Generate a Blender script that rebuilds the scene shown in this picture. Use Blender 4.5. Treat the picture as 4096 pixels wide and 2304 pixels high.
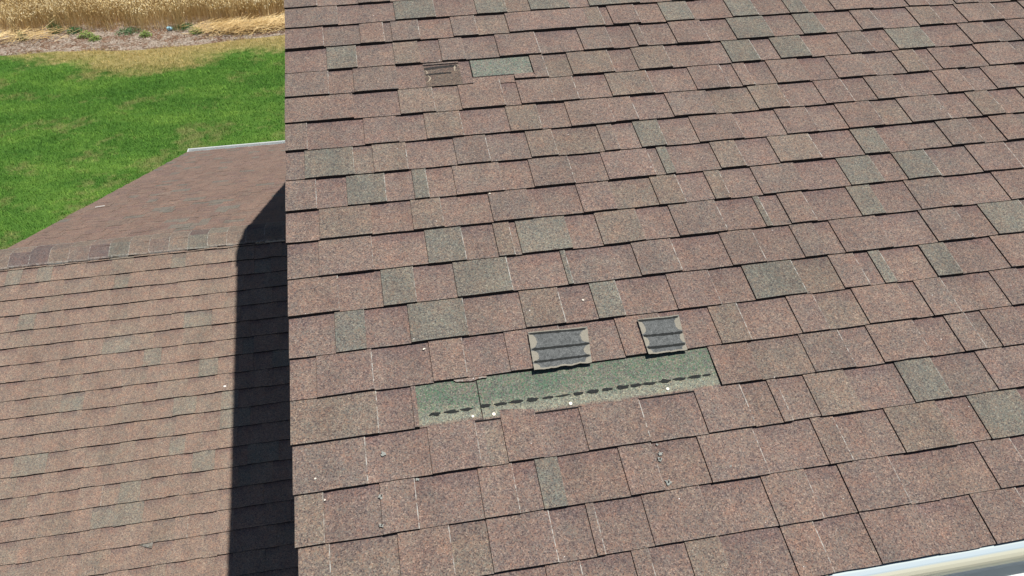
# Roof close-up: asphalt shingle roof with missing tabs, lower garage roof, lawn and wheat field.
import bpy, bmesh, math, random
import numpy as np
from mathutils import Matrix, Vector, noise as mnoise

for o in list(bpy.data.objects): bpy.data.objects.remove(o, do_unlink=True)
scene = bpy.context.scene
COL = scene.collection
GZ = 7.1                       # height of the roof reference point above the ground
PITCH = math.radians(18.43)    # 4 in 12 roof
cP, sP = math.cos(PITCH), math.sin(PITCH)

# ------------------------------------------------------------------ camera
cam_d = bpy.data.cameras.new('camera'); cam = bpy.data.objects.new('camera', cam_d); COL.objects.link(cam)
right = Vector((0.98364123, -0.17984902, -0.01021098))
down = Vector((-0.11451695, -0.58055499, -0.80612764))
fwd = Vector((0.13905323, 0.79410971, -0.59165358))
CAM = Vector((0.34266598, -3.49765279, 1.01434698 + GZ))
m = Matrix.Identity(4)
for i in range(3):
    m[i][0] = right[i]; m[i][1] = -down[i]; m[i][2] = -fwd[i]; m[i][3] = CAM[i]
cam.matrix_world = m
cam_d.sensor_width = 36; cam_d.lens = 3180.12/4096*36; cam_d.clip_start = .05; cam_d.clip_end = 2000
scene.camera = cam
scene.render.resolution_x = 1024; scene.render.resolution_y = 576

# ------------------------------------------------------------------ light
SUN_K, SUN_V = -0.30, 0.20     # sun travel per metre into the roof plane: sideways, down-slope
sun_dir = Vector((SUN_K, -SUN_V*cP + sP, -SUN_V*sP - cP)).normalized()
sd = bpy.data.lights.new('sun', 'SUN'); sd.energy = 5.0; sd.angle = math.radians(.53); sd.color = (1, .94, .86)
so = bpy.data.objects.new('sun', sd); COL.objects.link(so)
so.rotation_euler = sun_dir.to_track_quat('-Z', 'Y').to_euler(); so.location = (3, 0, 30)
world = bpy.data.worlds.new('World'); scene.world = world; world.use_nodes = True
wn = world.node_tree; bg = wn.nodes['Background']
sky = wn.nodes.new('ShaderNodeTexSky'); sky.sky_type = 'NISHITA'; sky.sun_disc = False
sky.sun_elevation = math.asin(-sun_dir.z)
sky.sun_rotation = math.atan2(-sun_dir.x, -sun_dir.y)
sky.air_density = 1.0; sky.dust_density = .5; sky.ozone_density = 6.0
wn.links.new(sky.outputs[0], bg.inputs[0]); bg.inputs[1].default_value = .05
scene.view_settings.view_transform = 'Standard'; scene.view_settings.look = 'None'
scene.view_settings.exposure = 0.0; scene.view_settings.gamma = 1

# ------------------------------------------------------------------ helpers
# roof plane coordinates: u along the eave (right), v down the slope, n into the roof; metres
PL = Matrix(((1, 0, 0, 0), (0, -cP, sP, 0), (0, -sP, -cP, GZ), (0, 0, 0, 1)))
def plane_frame(n0=0.0, v0=0.0):
    return PL @ Matrix.Translation((0, v0, n0))

class MB:
    """collects faces with a tint and an info colour (r: pale edge, g: place along the exposure)"""
    def __init__(s): s.v = []; s.f = []; s.c = []; s.i = []; s.mi = []
    def vert(s, p): s.v.append(p); return len(s.v)-1
    def face(s, ids, col=(.2, .2, .2), info=None, mi=0):
        s.f.append(tuple(ids)); s.c.append(col); s.i.append(info or [(0, 0, 0)]*len(ids)); s.mi.append(mi)
    def box(s, x0, x1, y0, y1, z0, z1, col=(.2, .2, .2), mi=0):
        a = [s.vert(p) for p in ((x0,y0,z0),(x1,y0,z0),(x1,y1,z0),(x0,y1,z0),(x0,y0,z1),(x1,y0,z1),(x1,y1,z1),(x0,y1,z1))]
        for q in ((3,2,1,0),(4,5,6,7),(0,1,5,4),(1,2,6,5),(2,3,7,6),(3,0,4,7)): s.face([a[i] for i in q], col, mi=mi)
    def build(s, name, mats, parent=None, world=None, flip=False, smooth=False, bake=None):
        me = bpy.data.meshes.new(name)
        if bake is not None: s.v = [tuple(bake @ Vector(p)) for p in s.v]
        me.from_pydata(s.v, [], [f[::-1] for f in s.f] if flip else s.f)
        t = me.color_attributes.new('tint', 'FLOAT_COLOR', 'CORNER'); q = me.color_attributes.new('info', 'FLOAT_COLOR', 'CORNER')
        td = []; qd = []
        for f, c, i in zip(s.f, s.c, s.i):
            ii = i[::-1] if flip else i
            for k in range(len(f)): td += [c[0], c[1], c[2], 1]; qd += [ii[k][0], ii[k][1], ii[k][2], 1]
        t.data.foreach_set('color', td); q.data.foreach_set('color', qd)
        for mt in (mats if isinstance(mats, (list, tuple)) else [mats]): me.materials.append(mt)
        me.polygons.foreach_set('material_index', s.mi)
        if smooth: me.polygons.foreach_set('use_smooth', [True]*len(s.f))
        o = bpy.data.objects.new(name, me); COL.objects.link(o)
        if world is not None: o.matrix_world = world
        if parent:
            o.parent = parent; o.matrix_parent_inverse = parent.matrix_world.inverted()
        return o
def tag(o, label=None, cat=None, group=None, kind=None):
    for k, v in (('label', label), ('category', cat), ('group', group), ('kind', kind)):
        if v: o[k] = v
    return o
def empty(name, loc):
    o = bpy.data.objects.new(name, None); COL.objects.link(o); o.location = loc; o.matrix_world = Matrix.Translation(loc); return o

# ------------------------------------------------------------------ materials
class NT:
    def __init__(s, name, rough=.9, spec=.3):
        s.m = bpy.data.materials.new(name); s.m.use_nodes = True; s.t = s.m.node_tree
        s.b = s.t.nodes['Principled BSDF']; s.b.inputs['Roughness'].default_value = rough
        s.b.inputs['Specular IOR Level'].default_value = spec
    def n(s, typ, **k):
        x = s.t.nodes.new(typ)
        for a, b in k.items(): setattr(x, a, b)
        return x
    def put(s, x, inp, val):
        if hasattr(val, 'is_linked') or hasattr(val, 'links'): s.t.links.new(val, x.inputs[inp])
        else:
            try: x.inputs[inp].default_value = val
            except TypeError: x.inputs[inp].default_value = (*val, 1)
    def math(s, op, a, b=0.0, c=0.0, clamp=False):
        x = s.n('ShaderNodeMath', operation=op); x.use_clamp = clamp
        s.put(x, 0, a); s.put(x, 1, b); s.put(x, 2, c); return x.outputs[0]
    def mix(s, f, a, b, mode='MIX'):
        x = s.n('ShaderNodeMix', data_type='RGBA', blend_type=mode)
        s.put(x, 0, f); s.put(x, 6, a if not isinstance(a, tuple) else (*a[:3], 1)); s.put(x, 7, b if not isinstance(b, tuple) else (*b[:3], 1))
        return x.outputs[2]
    def noise(s, co, scale, detail=2, rough=.5):
        x = s.n('ShaderNodeTexNoise'); s.put(x, 'Vector', co); x.inputs['Scale'].default_value = scale
        x.inputs['Detail'].default_value = detail; x.inputs['Roughness'].default_value = rough; return x
    def vor(s, co, scale):
        x = s.n('ShaderNodeTexVoronoi'); s.put(x, 'Vector', co); x.inputs['Scale'].default_value = scale; return x
    def attr(s, name): x = s.n('ShaderNodeAttribute'); x.attribute_name = name; return x
    def obj(s): return s.n('ShaderNodeTexCoord').outputs['Object']
    def pos(s): return s.n('ShaderNodeNewGeometry').outputs['Position']
    def ramp(s, f, stops):
        x = s.n('ShaderNodeValToRGB'); s.put(x, 0, f); e = x.color_ramp.elements
        while len(e) < len(stops): e.new(.5)
        for q, (p, c) in zip(e, stops): q.position = p; q.color = (*c[:3], 1)
        return x.outputs[0]
    def sep(s, c): x = s.n('ShaderNodeSeparateColor'); s.put(x, 0, c); return x.outputs
    def sxyz(s, c): x = s.n('ShaderNodeSeparateXYZ'); s.put(x, 0, c); return x.outputs
    def bump(s, h, strength, dist):
        x = s.n('ShaderNodeBump'); s.put(x, 'Height', h); x.inputs['Strength'].default_value = strength
        x.inputs['Distance'].default_value = dist; s.t.links.new(x.outputs[0], s.b.inputs['Normal'])
    def col(s, c): s.put(s.b, 'Base Color', c)

def lin(r, g, b): return tuple(((c/255+.055)/1.055)**2.4 if c > 10 else c/255/12.92 for c in (r, g, b))

def dm(*c): q = lin(*c); return (q[0]*.58, q[1]*.60, q[2]*.60)
def granules(s, base, co, size=.0030, amt=1.0):
    """ceramic granule speckle: each cell its own stone colour"""
    v = s.vor(co, 1/size); cs = s.sep(v.outputs['Color'])
    speck = s.ramp(cs[0], [(0, (.42, .41, .45)), (.2, (.70, .68, .73)), (.42, (1.0, .97, .96)), (.6, (1.25, 1.03, .92)),
                           (.78, (.92, 1.05, 1.05)), (.93, (1.4, 1.36, 1.3)), (1, (1.8, 1.78, 1.7))])
    v2 = s.vor(co, 1/(size*2.6)); c2 = s.sep(v2.outputs['Color'])
    sp2 = s.ramp(c2[0], [(0, (.84, .84, .87)), (.35, (.97, .98, .99)), (.65, (1.07, 1.02, .98)), (1, (1.14, 1.12, 1.06))])
    c = s.mix(amt, base, speck, 'MULTIPLY'); c = s.mix(amt*.8, c, sp2, 'MULTIPLY')
    n3 = s.noise(co, 9, 4, .6)
    c = s.mix(1.0, c, s.ramp(n3.outputs[0], [(.25, (.88, .89, .90)), (.5, (1, 1, 1)), (.75, (1.10, 1.09, 1.06))]), 'MULTIPLY')
    return c, v

def mat_shingle(name, size=.0030, amt=1.0):
    s = NT(name, .92, .25); co = s.obj(); tint = s.attr('tint').outputs['Color']; inf = s.sep(s.attr('info').outputs['Color'])
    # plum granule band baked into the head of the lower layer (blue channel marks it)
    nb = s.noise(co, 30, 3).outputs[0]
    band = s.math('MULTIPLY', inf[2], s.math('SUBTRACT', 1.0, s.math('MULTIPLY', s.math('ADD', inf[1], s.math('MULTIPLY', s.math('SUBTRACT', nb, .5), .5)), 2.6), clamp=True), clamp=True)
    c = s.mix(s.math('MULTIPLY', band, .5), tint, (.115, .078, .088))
    # weathering: broad drifts of washed-out and dirty granules running down the slope, blotches inside each tab
    mp = s.n('ShaderNodeMapping'); s.put(mp, 'Vector', co); mp.inputs['Scale'].default_value = (7, 1.6, 1)
    w1 = s.noise(mp.outputs[0], 1.0, 4, .6).outputs[0]; w2 = s.noise(co, 16, 3, .6).outputs[0]; w3 = s.noise(co, 2.2, 3, .6).outputs[0]
    c = s.mix(1, c, s.ramp(w1, [(.3, (.88, .88, .88)), (.5, (1, 1, 1)), (.7, (1.08, 1.09, 1.09))]), 'MULTIPLY')
    c = s.mix(1, c, s.ramp(w2, [(.3, (1.07, .98, .95)), (.5, (1, 1, 1)), (.7, (.93, .99, 1.0))]), 'MULTIPLY')
    c = s.mix(s.ramp(w3, [(.45, (0, 0, 0)), (.75, (.3, .3, .3))]), c, (.175, .150, .125))
    c, v = granules(s, c, co, size, amt)
    # worn pale granule loss along cut edges
    nw = s.noise(co, 55, 4, .7).outputs[0]
    k = s.math('MULTIPLY', s.math('MULTIPLY', inf[0], s.math('SUBTRACT', nw, .43)), 7, clamp=True)
    c = s.mix(k, c, (.50, .50, .46))
    # rare bright mineral specks
    vs = s.vor(co, 38); rr = s.sep(vs.outputs['Color'])
    k2 = s.math('MULTIPLY', s.math('LESS_THAN', vs.outputs['Distance'], s.math('MULTIPLY', rr[1], .07)), s.math('GREATER_THAN', rr[0], .86))
    c = s.mix(k2, c, (.75, .73, .7))
    s.col(c); s.bump(v.outputs['Distance'], .35, size*.6); return s.m

M = {}
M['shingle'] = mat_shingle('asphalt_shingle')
M['shingle_far'] = mat_shingle('asphalt_shingle_weathered', .0042, .85)

def mat_patch():
    """head lap of the course below, laid bare: green-grey granules fading to pale dust and then rust"""
    s = NT('bare_headlap', .95, .2); co = s.obj(); inf = s.sep(s.attr('info').outputs['Color'])
    n1 = s.noise(co, 22, 4, .65).outputs[0]
    n2 = s.noise(co, 7, 3, .6).outputs[0]
    base = s.mix(s.ramp(n2, [(.35, (0, 0, 0)), (.65, (1, 1, 1))]), dm(134, 142, 131), dm(149, 147, 137))
    t = s.math('ADD', inf[1], s.math('MULTIPLY', s.math('SUBTRACT', n1, .5), .16))
    # info r scales how far the fade reaches
    c = s.mix(s.ramp(t, [(.52, (0, 0, 0)), (.78, (.8, .8, .8)), (.9, (1, 1, 1))]), base, dm(170, 172, 157))
    c = s.mix(s.ramp(t, [(.92, (0, 0, 0)), (1.04, (1, 1, 1))]), c, dm(158, 137, 129))
    c, v = granules(s, c, co, .0030, 1.0)
    gv = s.sep(s.vor(co, 1/.0036).outputs['Color'])
    gm = s.math('MULTIPLY', s.math('GREATER_THAN', gv[1], .74), s.math('SUBTRACT', 1, s.ramp(t, [(.6, (0, 0, 0)), (.85, (1, 1, 1))])))
    c = s.mix(s.math('MULTIPLY', gm, .5), c, dm(84, 148, 108))
    s.col(c); s.bump(v.outputs['Distance'], .35, .002); return s.m
M['patch'] = mat_patch()
def mat_patch_old():
    s = NT('faded_headlap', .95, .2); co = s.obj()
    n2 = s.noise(co, 12, 3, .6).outputs[0]
    base = s.mix(s.ramp(n2, [(.4, (0, 0, 0)), (.6, (1, 1, 1))]), dm(149, 152, 143), dm(156, 156, 147))
    c, v = granules(s, base, co, .0032, 1.0)
    gv = s.sep(s.vor(co, 1/.0042).outputs['Color'])
    c = s.mix(s.math('MULTIPLY', s.math('GREATER_THAN', gv[1], .84), .4), c, dm(106, 160, 136))
    s.col(c); s.bump(v.outputs['Distance'], .35, .002); return s.m
M['patch_old'] = mat_patch_old()

def mat_plain(name, c, rough=.8, spec=.3, nscale=40, var=.15, metal=0):
    s = NT(name, rough, spec); co = s.obj(); n = s.noise(co, nscale, 4, .6).outputs[0]
    a = tuple(x*(1-var) for x in c); b = tuple(min(1, x*(1+var)) for x in c)
    s.col(s.mix(s.ramp(n, [(.3, (0, 0, 0)), (.7, (1, 1, 1))]), a, b)); s.b.inputs['Metallic'].default_value = metal; return s.m
M['tar'] = mat_plain('asphalt_sealant', (.020, .023, .023), .85, .25, 260, .5)
M['tar_old'] = mat_plain('asphalt_smear', (.035, .034, .033), .9, .2, 120, .6)
M['dust'] = mat_plain('tan_dust', (.36, .31, .24), .95, .1, 200, .35)
M['nail'] = mat_plain('galvanised_nail', (.85, .80, .68), .45, .6, 60, .08)
M['butt'] = mat_plain('asphalt_edge', (.035, .033, .035), .95, .1, 200, .4)
M['white_metal'] = mat_plain('white_painted_metal', (.72, .76, .76), .35, .5, 3, .04)
M['chip'] = mat_plain('bare_fibreglass', (.30, .315, .29), .9, .2, 300, .3)
def mat_siding():
    s = NT('painted_siding', .7, .3); z = s.sxyz(s.obj())[2]; f = s.math('FRACT', s.math('DIVIDE', z, .115)); n = s.noise(s.obj(), 4, 3).outputs[0]
    s.col(s.mix(n, (.60, .58, .53), (.64, .62, .57))); s.bump(f, 1.0, .02); return s.m
M['siding'] = mat_siding()
M['deck'] = mat_plain('roof_underlayment', (.03, .03, .03), .95, .1, 20, .2)

# ------------------------------------------------------------------ shingle courses
E = .143          # exposed height of a course
T0, TD = .0092, .0045     # thickness of the base layer and of the laminated tabs
def dim(*c): q = lin(*c); return (q[0]*.605, q[1]*.63, q[2]*.64)
RUST = [dim(157, 138, 129), dim(159, 139, 129), dim(155, 136, 128), dim(157, 139, 130), dim(154, 136, 128)]
PLUM = [dim(150, 135, 127), dim(152, 137, 129)]
GREY = [dim(146, 141, 131), dim(143, 139, 130), dim(148, 143, 133)]
TAN = [dim(154, 140, 129), dim(156, 141, 130)]
TONE = None
def pick(rng, ch):
    if TONE:      # more even, sun-bleached batch of shingles on the garage
        b = {'r': dim(170, 149, 136), 'p': dim(164, 144, 133), 'g': dim(161, 152, 140), 't': dim(167, 150, 137)}[ch]
        if TONE == 'far' : b = {'r': dim(166, 142, 130), 'p': dim(160, 137, 128), 'g': dim(153, 146, 137), 't': dim(163, 143, 132)}[ch]
        k = rng.uniform(.975, 1.025); return tuple(x*k for x in b)
    b = rng.choice({'r': RUST, 'p': PLUM, 'g': GREY, 't': TAN, 'm': [dim(134, 120, 117)], 's': [dim(132, 118, 108)]}[ch]); k = rng.uniform(.95, 1.05)
    return tuple(x*k for x in b)
def rand_row(rng, u0, u1, raised):
    out = []; u = u0
    while u < u1:
        w = rng.uniform(.075, .21); out.append([u, min(u+w, u1), raised, rng.choices('rrrrrrrrrptg', k=1)[0]]); u += w; raised = not raised
    return out

# joints read off the roof row by row: D = left edge of a laminated tab, L = its right edge; p/g/t = tab colour there
ROWS={
0:"L0.164",
1:"p0.176 L0.218 D0.311 L0.318 D0.454 g0.536 L0.623 D0.797 g0.868 L0.926 D1.028 g1.114 L1.198 D1.286 g1.406 L1.512",
2:"L0.156 D0.302 L0.399 D0.430 p0.489 L0.543 D0.679 p0.729 L0.782 D0.912 D1.254 t1.291 L1.322 D1.358 L1.479 D1.589 g1.658 L1.717 D1.890 g1.954 L2.009 D2.152 g2.201 L2.236 D2.363 L2.543 D2.714 L2.812 D2.941",
3:"D0.163 g0.222 L0.280 D0.427 t0.456 L0.527 L0.574 D0.614 p0.662 L0.709 D0.846 L1.015 D1.195 p1.257 L1.320 D1.427 p1.448 L1.465 D1.595 L1.737 D1.856 t1.945 g1.997 L2.023 L2.027 D2.158 g2.201 L2.260 L2.345 D2.427 p2.471 L2.524 D2.697 L2.812 D2.928",
4:"p0.071 L0.165 D0.259 p0.330 L0.428 L1.019 D1.118 t1.201 L1.290 D1.390 t1.453 L1.531 L1.613 D1.784 g1.849 L1.908 D1.997 D2.007 g2.071 L2.135 D2.310 p2.369 L2.418 L2.493 D2.528 g2.592 L2.694 D2.874 L3.000 D3.109",
5:"L0.249 D0.422 t0.484 L0.554 D0.654 L0.822 D0.883 D1.012 L1.111 D1.243 t1.336 L1.415 D1.589 L1.727 D1.779 L1.832 D1.927 D1.929 L2.065 D2.190 L2.357 D2.494 L2.591 D2.656 L2.759 D2.869",
6:"p0.029 L0.076 L0.155 D0.280 L0.403 D0.505 t0.572 L0.641 D0.816 g0.854 t0.886 L0.936 D1.047 D1.217 L1.311 D1.451 p1.525 L1.620 D1.795 L1.924 D2.076 L2.197 D2.297 p2.363 L2.429 D2.605 L2.721 D2.825",
7:"D0.063 g0.148 L0.234 D0.302 t0.361 L0.423 D0.597 p0.658 L0.718 D0.867 t0.919 L0.967 D1.141 p1.171 L1.199 D1.282 g1.334 L1.379 D1.507 L1.683 D1.855 L1.985 L2.075 D2.108 L2.256 D2.372 p2.447 L2.539 D2.675 L2.777 D2.907",
8:"p0.046 L0.099 D0.202 g0.271 L0.335 D0.431 g0.457 L0.481 D0.575 L0.743 D0.851 p0.925 L0.998 D1.121 L1.297 D1.334 g1.353 L1.371 D1.543 L1.640 D1.771 D1.771 L1.938 D2.109 g2.149 L2.211 L2.293 D2.468 p2.539 L2.605 D2.700",
9:"D0.104 t0.190 L0.275 D0.412 t0.464 L0.515 L0.574 D0.682 p0.790 L0.820 D0.996 L1.115 D1.268 t1.320 L1.366 D1.473 t1.501 L1.531 D1.652 g1.693 p1.755 L1.822 D1.990 g2.055 L2.123 D2.216 g2.281 L2.349 D2.520 L2.684",
10:"D0.097 L0.269 D0.445 g0.509 L0.569 D0.676 t0.702 L0.731 D0.753 g0.840 L0.925 D1.030 t1.106 L1.177 D1.297 p1.380 L1.469 D1.610 g1.624 L1.632 L1.635 D1.702 L1.798 D1.968 g2.011 L2.059 D2.196 p2.269 L2.355 D2.550",
11:"L0.153 D0.288 g0.345 L0.392 D0.520 g0.607 L0.698 D0.878 g0.887 L0.895 L1.021 D1.123 p1.199 L1.262 D1.436 L1.555 D1.692 p1.735 L1.777 D1.839 L2.015 D2.182 p2.252 L2.320 D2.414 g2.488",
12:"D0.135 g0.181 L0.226 D0.359 g0.448 L0.534 D0.713 t0.780 L0.839 D0.944 g0.979 L1.031 L1.100 D1.203 L1.348 D1.465 g1.527 g1.572 L1.641 D1.774 L1.865 D1.918 g1.924 L1.960 D2.109 g2.151 L2.201 D2.380",
13:"D0.075 L0.238 L0.272 D0.409 L0.511 D0.640 L0.813 D0.992 L1.136 D1.300 L1.398 D1.567 L1.659 D1.795 L1.959 D2.018 p2.064 L2.116 D2.297",
14:"L0.241 D0.340 L0.354 D1.253 L1.381 D1.552 p1.611 L1.685 D1.780 L1.942 D2.052 p2.093 L2.126 D2.183",
15:"L0.200 D0.373 L0.510 L0.533 D0.584 L0.684 D0.812 L0.994 D1.164 L1.308 D1.393 D1.394 L1.422 D1.510 t1.580 L1.642 D1.811 g1.855 L1.933 D2.085",
16:"t0.042 L0.080 D0.228 L0.323 D0.495 L0.591 L0.591 D0.655 g0.685 L0.719 D0.894 L0.991 D1.127 L1.296 L1.299 D1.475 L1.546 L1.612 D1.707 t1.764 L1.874 D1.979 g2.070",
17:"t0.048 L0.091 D0.263 L0.399 D0.496 L0.665 D0.766 L0.789 D0.922 L1.089 D1.267 D1.268 L1.396 D1.496 L1.653 L1.743 D1.925 L2.037",
18:"D0.627 L0.719 D0.856 L0.903 D1.002 t1.045 L1.097 D1.269 L1.364 D1.499 L1.667 L1.786 D1.831",
}
RAKE={1:0.0047,2:0.0037,3:0.0016,4:0.0003,5:-0.0019,6:-0.0028,7:-0.0023,8:-0.0050,9:-0.0055,10:-0.0026,11:-0.0027,12:-0.0021,13:-0.0015,14:-0.0017,15:0.0020,16:0.0045,17:0.0115}

def parse_row(k, ua, ub, rng):
    tok = [(w[0], float(w[1:])) for w in ROWS[k].split()]
    J = sorted((u, t) for t, u in tok if t in 'DL'); C = [(u, t) for t, u in tok if t in 'pgt']
    state = J[0][1] == 'L'
    if k == 18: state = False
    segs = []; u = ua
    if J[0][0]-ua > .3:
        segs = rand_row(rng, ua, J[0][0]-.12, J[0][1] == 'D'); u = J[0][0]-.12
    for ju, t in J:
        if ju-u < .012: 
            state = (t == 'D'); continue
        segs.append([u, ju, state, None]); u = ju; state = (t == 'D')
    if ub-u > .02:
        w = rng.uniform(.1, .18); segs.append([u, min(u+w, ub), state, None]); u += w
        if u < ub: segs += rand_row(rng, u, ub, not state)
    for s in segs:
        if s[3] is None:
            s[3] = 'r' if rng.random() < .86 else rng.choice('pt')
            for cu, ct in C:
                if s[0] <= cu < s[1]: s[3] = ct
    return segs

def course(mb, v0, v1, segs, rng, seed, dva=0.0, dvb=0.0, dvm=0.0, ua=0.0, ub=3.0, t0=T0, td=TD, step=.035, wob=1.0, groove=.0012, palep=.8, rake=None, over=.026):
    """one course of laminated shingles: every segment a slab with top, butt and side faces"""
    def dv(u):
        x = (u-ua)/(ub-ua); return dva*(1-x)+dvb*x+4*dvm*x*(1-x)
    def lift(u): return (mnoise.noise(Vector((u*2.3, seed*3.7, .5)))*.0030 + mnoise.noise(Vector((u*9, seed*1.7, 4.5)))*.0008)*wob
    def jag(u): return (mnoise.noise(Vector((u*14, seed*5.1, 1.5)))*.0018 + mnoise.noise(Vector((u*70, seed*2.1, 7.5)))*.0009)*wob
    H = v1-v0; nseg = len(segs)
    for si, (a, b, raised, ch) in enumerate(segs):
        col = pick(rng, ch); tj = rng.uniform(-.0016, .0016)*wob
        la = rng.uniform(-.0005, .0005)
        if raised:
            aa = a+groove*.5 if si and 's' not in (ch, segs[si-1][3]) else a; bb = b
        else: aa, bb = a, b
        joined = si < nseg-1 and 's' in (ch, segs[si+1][3]); edge = .0022 if (raised and si < nseg-1 and not joined) else 0
        n = max(1, int((bb-edge-aa)/step)); us = [aa+(bb-edge-aa)*i/n for i in range(n+1)]
        if edge: us.append(bb)
        vs = [v0-over, v0, v0+H*.5, v1-.004, v1]
        pale_on = rng.random() < palep; pw = rng.uniform(.4, .95) if pale_on else .12
        grid = []; 
        skew = rng.uniform(-.0012, .0012)*wob
        for i, u in enumerate(us):
            row = []
            for j, v in enumerate(vs):
                f = (v-v0)/H
                h = .0003+t0*f+(td if raised else 0)+la
                if f > 0: h += max(-.0012, lift(u))*f
                if j == 4: h -= .0006
                vv = v+dv(u)*min(1, max(0, f) if j >= 2 else 1)
                vv = v+dv(u)
                if j >= 3: vv += jag(u)+tj
                uu = u+skew*(f-.5) if 0 < i else u
                if i == 0 and si == 0 and rake is not None: uu = rake+mnoise.noise(Vector((v*30, seed, 2)))*.0008
                row.append(mb.vert((uu, vv, -h)))
            row.append(mb.vert((us[i]+(skew*.5 if i else 0), v1+dv(u)+jag(u)+tj-.0006, .001)))
            grid.append(row)
        nl = len(us)-1
        for i in range(nl):
            pale = pw if (edge and i == nl-1) else 0
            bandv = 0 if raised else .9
            for j in range(4):
                g0 = max(0, (vs[j]-v0)/H); g1 = max(0, (vs[j+1]-v0)/H)
                pe = .16 if j == 3 and not pale else 0
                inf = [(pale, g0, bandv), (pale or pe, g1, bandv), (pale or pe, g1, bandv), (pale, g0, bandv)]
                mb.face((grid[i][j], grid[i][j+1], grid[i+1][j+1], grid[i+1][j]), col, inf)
            mb.face((grid[i][4], grid[i][5], grid[i+1][5], grid[i+1][4]), col, mi=1)
        # sides
        if raised or si == 0:
            low = [mb.vert((aa if si else (rake if rake is not None else aa), v+dv(a)+(jag(aa)+tj if j >= 3 else 0), .001)) for j, v in enumerate(vs)]
            for j in range(4): mb.face((grid[0][j+1], grid[0][j], low[j], low[j+1]), col, mi=1)
        if raised or si == nseg-1:
            low = [mb.vert((bb, v+dv(b)+(jag(bb)+tj if j >= 3 else 0), .001)) for j, v in enumerate(vs)]
            for j in range(4): mb.face((grid[-1][j], grid[-1][j+1], low[j+1], low[j]), col, [(pw*.6, .5, 0)]*4, mi=0)

# ------------------------------------------------------------------ the house
house = tag(empty('house', (3, 0, 0)), 'house with a weathered reddish brown asphalt shingle roof, missing tabs and a lower garage roof', 'house')
RV0 = -1.71          # ridge of the main roof
EAVE = 18*E-.003
UR = 7.5
DVL = {0:.0203,1:.0126,2:.0042,9:-.0058,12:.0048,13:.0047}
DVR = {1:.010,2:.0145,3:.0017,4:.0032,5:.0042,7:.0029,11:.005,12:-.0028,14:-.0023,15:-.0039}
DVM = {1:-.014,2:-.0165,0:-.010}
mb = MB()
for k in range(-11, 19):
    rng = random.Random(100+k)
    rk = RAKE.get(k, RAKE[17] if k > 17 else .003)
    if k in ROWS and k > 0: segs = parse_row(k, rk, UR, rng)
    else: segs = rand_row(rng, rk, UR, rng.random() < .5)
    base_col = None
    kw = dict(ua=0, ub=3.0, dva=DVL.get(k, 0), dvb=DVR.get(k, 0), dvm=DVM.get(k, 0))
    v0, v1 = (k-1)*E, (k*E if k < 18 else EAVE)
    if k == 14:
        left = [s for s in segs if s[0] < .354]; left[-1][1] = .354
        rightp = [s for s in segs if s[1] > 1.253+.01]; rightp[0][0] = 1.253; rightp[0][2] = True
        course(mb, v0, v1, left, rng, k, rake=rk, **kw); course(mb, v0, v1, rightp, rng, k+.5, groove=0, **kw)
    elif k == 4:
        left = [[rk, .165, True, 'p'], [.165, .259, False, 'r'], [.259, .427, True, 'p'], [.427, .535, False, 'r'], [.535, .676, False, 's'], [.676, .7175, False, 'r']]
        course(mb, v0, v1, left, rng, k, rake=rk, **kw)
        rightp = [s for s in segs if s[1] > 1.03]; rightp[0] = [.966, 1.019, True, 'p']+rightp[0][4:] if rightp[0][0] < 1.0 else rightp[0]
        rightp = [[.965, 1.019, True, 'p']]+[s for s in segs if s[0] >= 1.018]
        course(mb, v0, v1, rightp, rng, k+.5, groove=0, **kw)
        course(mb, .532, v1, [[.884, .9645, True, 'r']], rng, k+.7, over=.001, groove=0, **kw)
    else:
        course(mb, v0, v1, segs, rng, k, rake=rk, **kw)
# deck under the shingles and the far slope, plain courses there
mb.box(.012, UR, RV0, EAVE-.01, .0015, .016, lin(60, 50, 45), mi=2)
PM = plane_frame()
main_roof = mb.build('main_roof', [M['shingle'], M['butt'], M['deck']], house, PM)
main_roof['label'] = 'large near roof slope of reddish brown laminated shingles with bare green patches'

# far slope of the main roof (unseen behind the ridge, pitched to shape its shadow)
ridge_w = PM @ Vector((0, RV0, 0))
def slope_frame(ridge_pt, pitch):
    """u right, v down the far slope, n into the roof"""
    c, s = math.cos(pitch), math.sin(pitch)
    return Matrix(((1, 0, 0, ridge_pt.x), (0, c, -s, ridge_pt.y), (0, -s, -c, ridge_pt.z), (0, 0, 0, 1)))
def plain_slope(name, ua, ub, n, frame, mats, parent, seed, va=0.0, e=E, wob=1.0, flip=True, rakefn=None, palep=.5, extra=None, td=TD, t0=T0, step=.12, weights='rrrrrrptg', tone=None):
    global TONE
    TONE = tone
    mb = MB()
    for k in range(n):
        rng = random.Random(seed+k); ru = ua+rng.uniform(-.003, .003)
        segs = rand_row(rng, ru, ub, rng.random() < .5)
        for s in segs: s[3] = rng.choice(weights)
        course(mb, va+k*e, va+(k+1)*e, segs, rng, seed+k*.37, ua=ua, ub=ub, rake=ru, wob=wob, palep=palep, td=td, t0=t0, step=step)
    TONE = None
    mb.box(ua+.01, ub, va, va+n*e-.01, .0015, .016, lin(60, 50, 45), mi=2)
    return mb.build(name, mats, parent, bake=frame, flip=True) if frame.determinant() < 0 else mb.build(name, mats, parent, frame)
P3 = math.radians(24)  # unseen back slope, made steeper to shape the shadow it casts on the garage
far_main = plain_slope('main_roof_back_unseen', 0, UR, 30, slope_frame(ridge_w, P3), [M['shingle_far'], M['butt'], M['deck']], house, 900)
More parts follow.
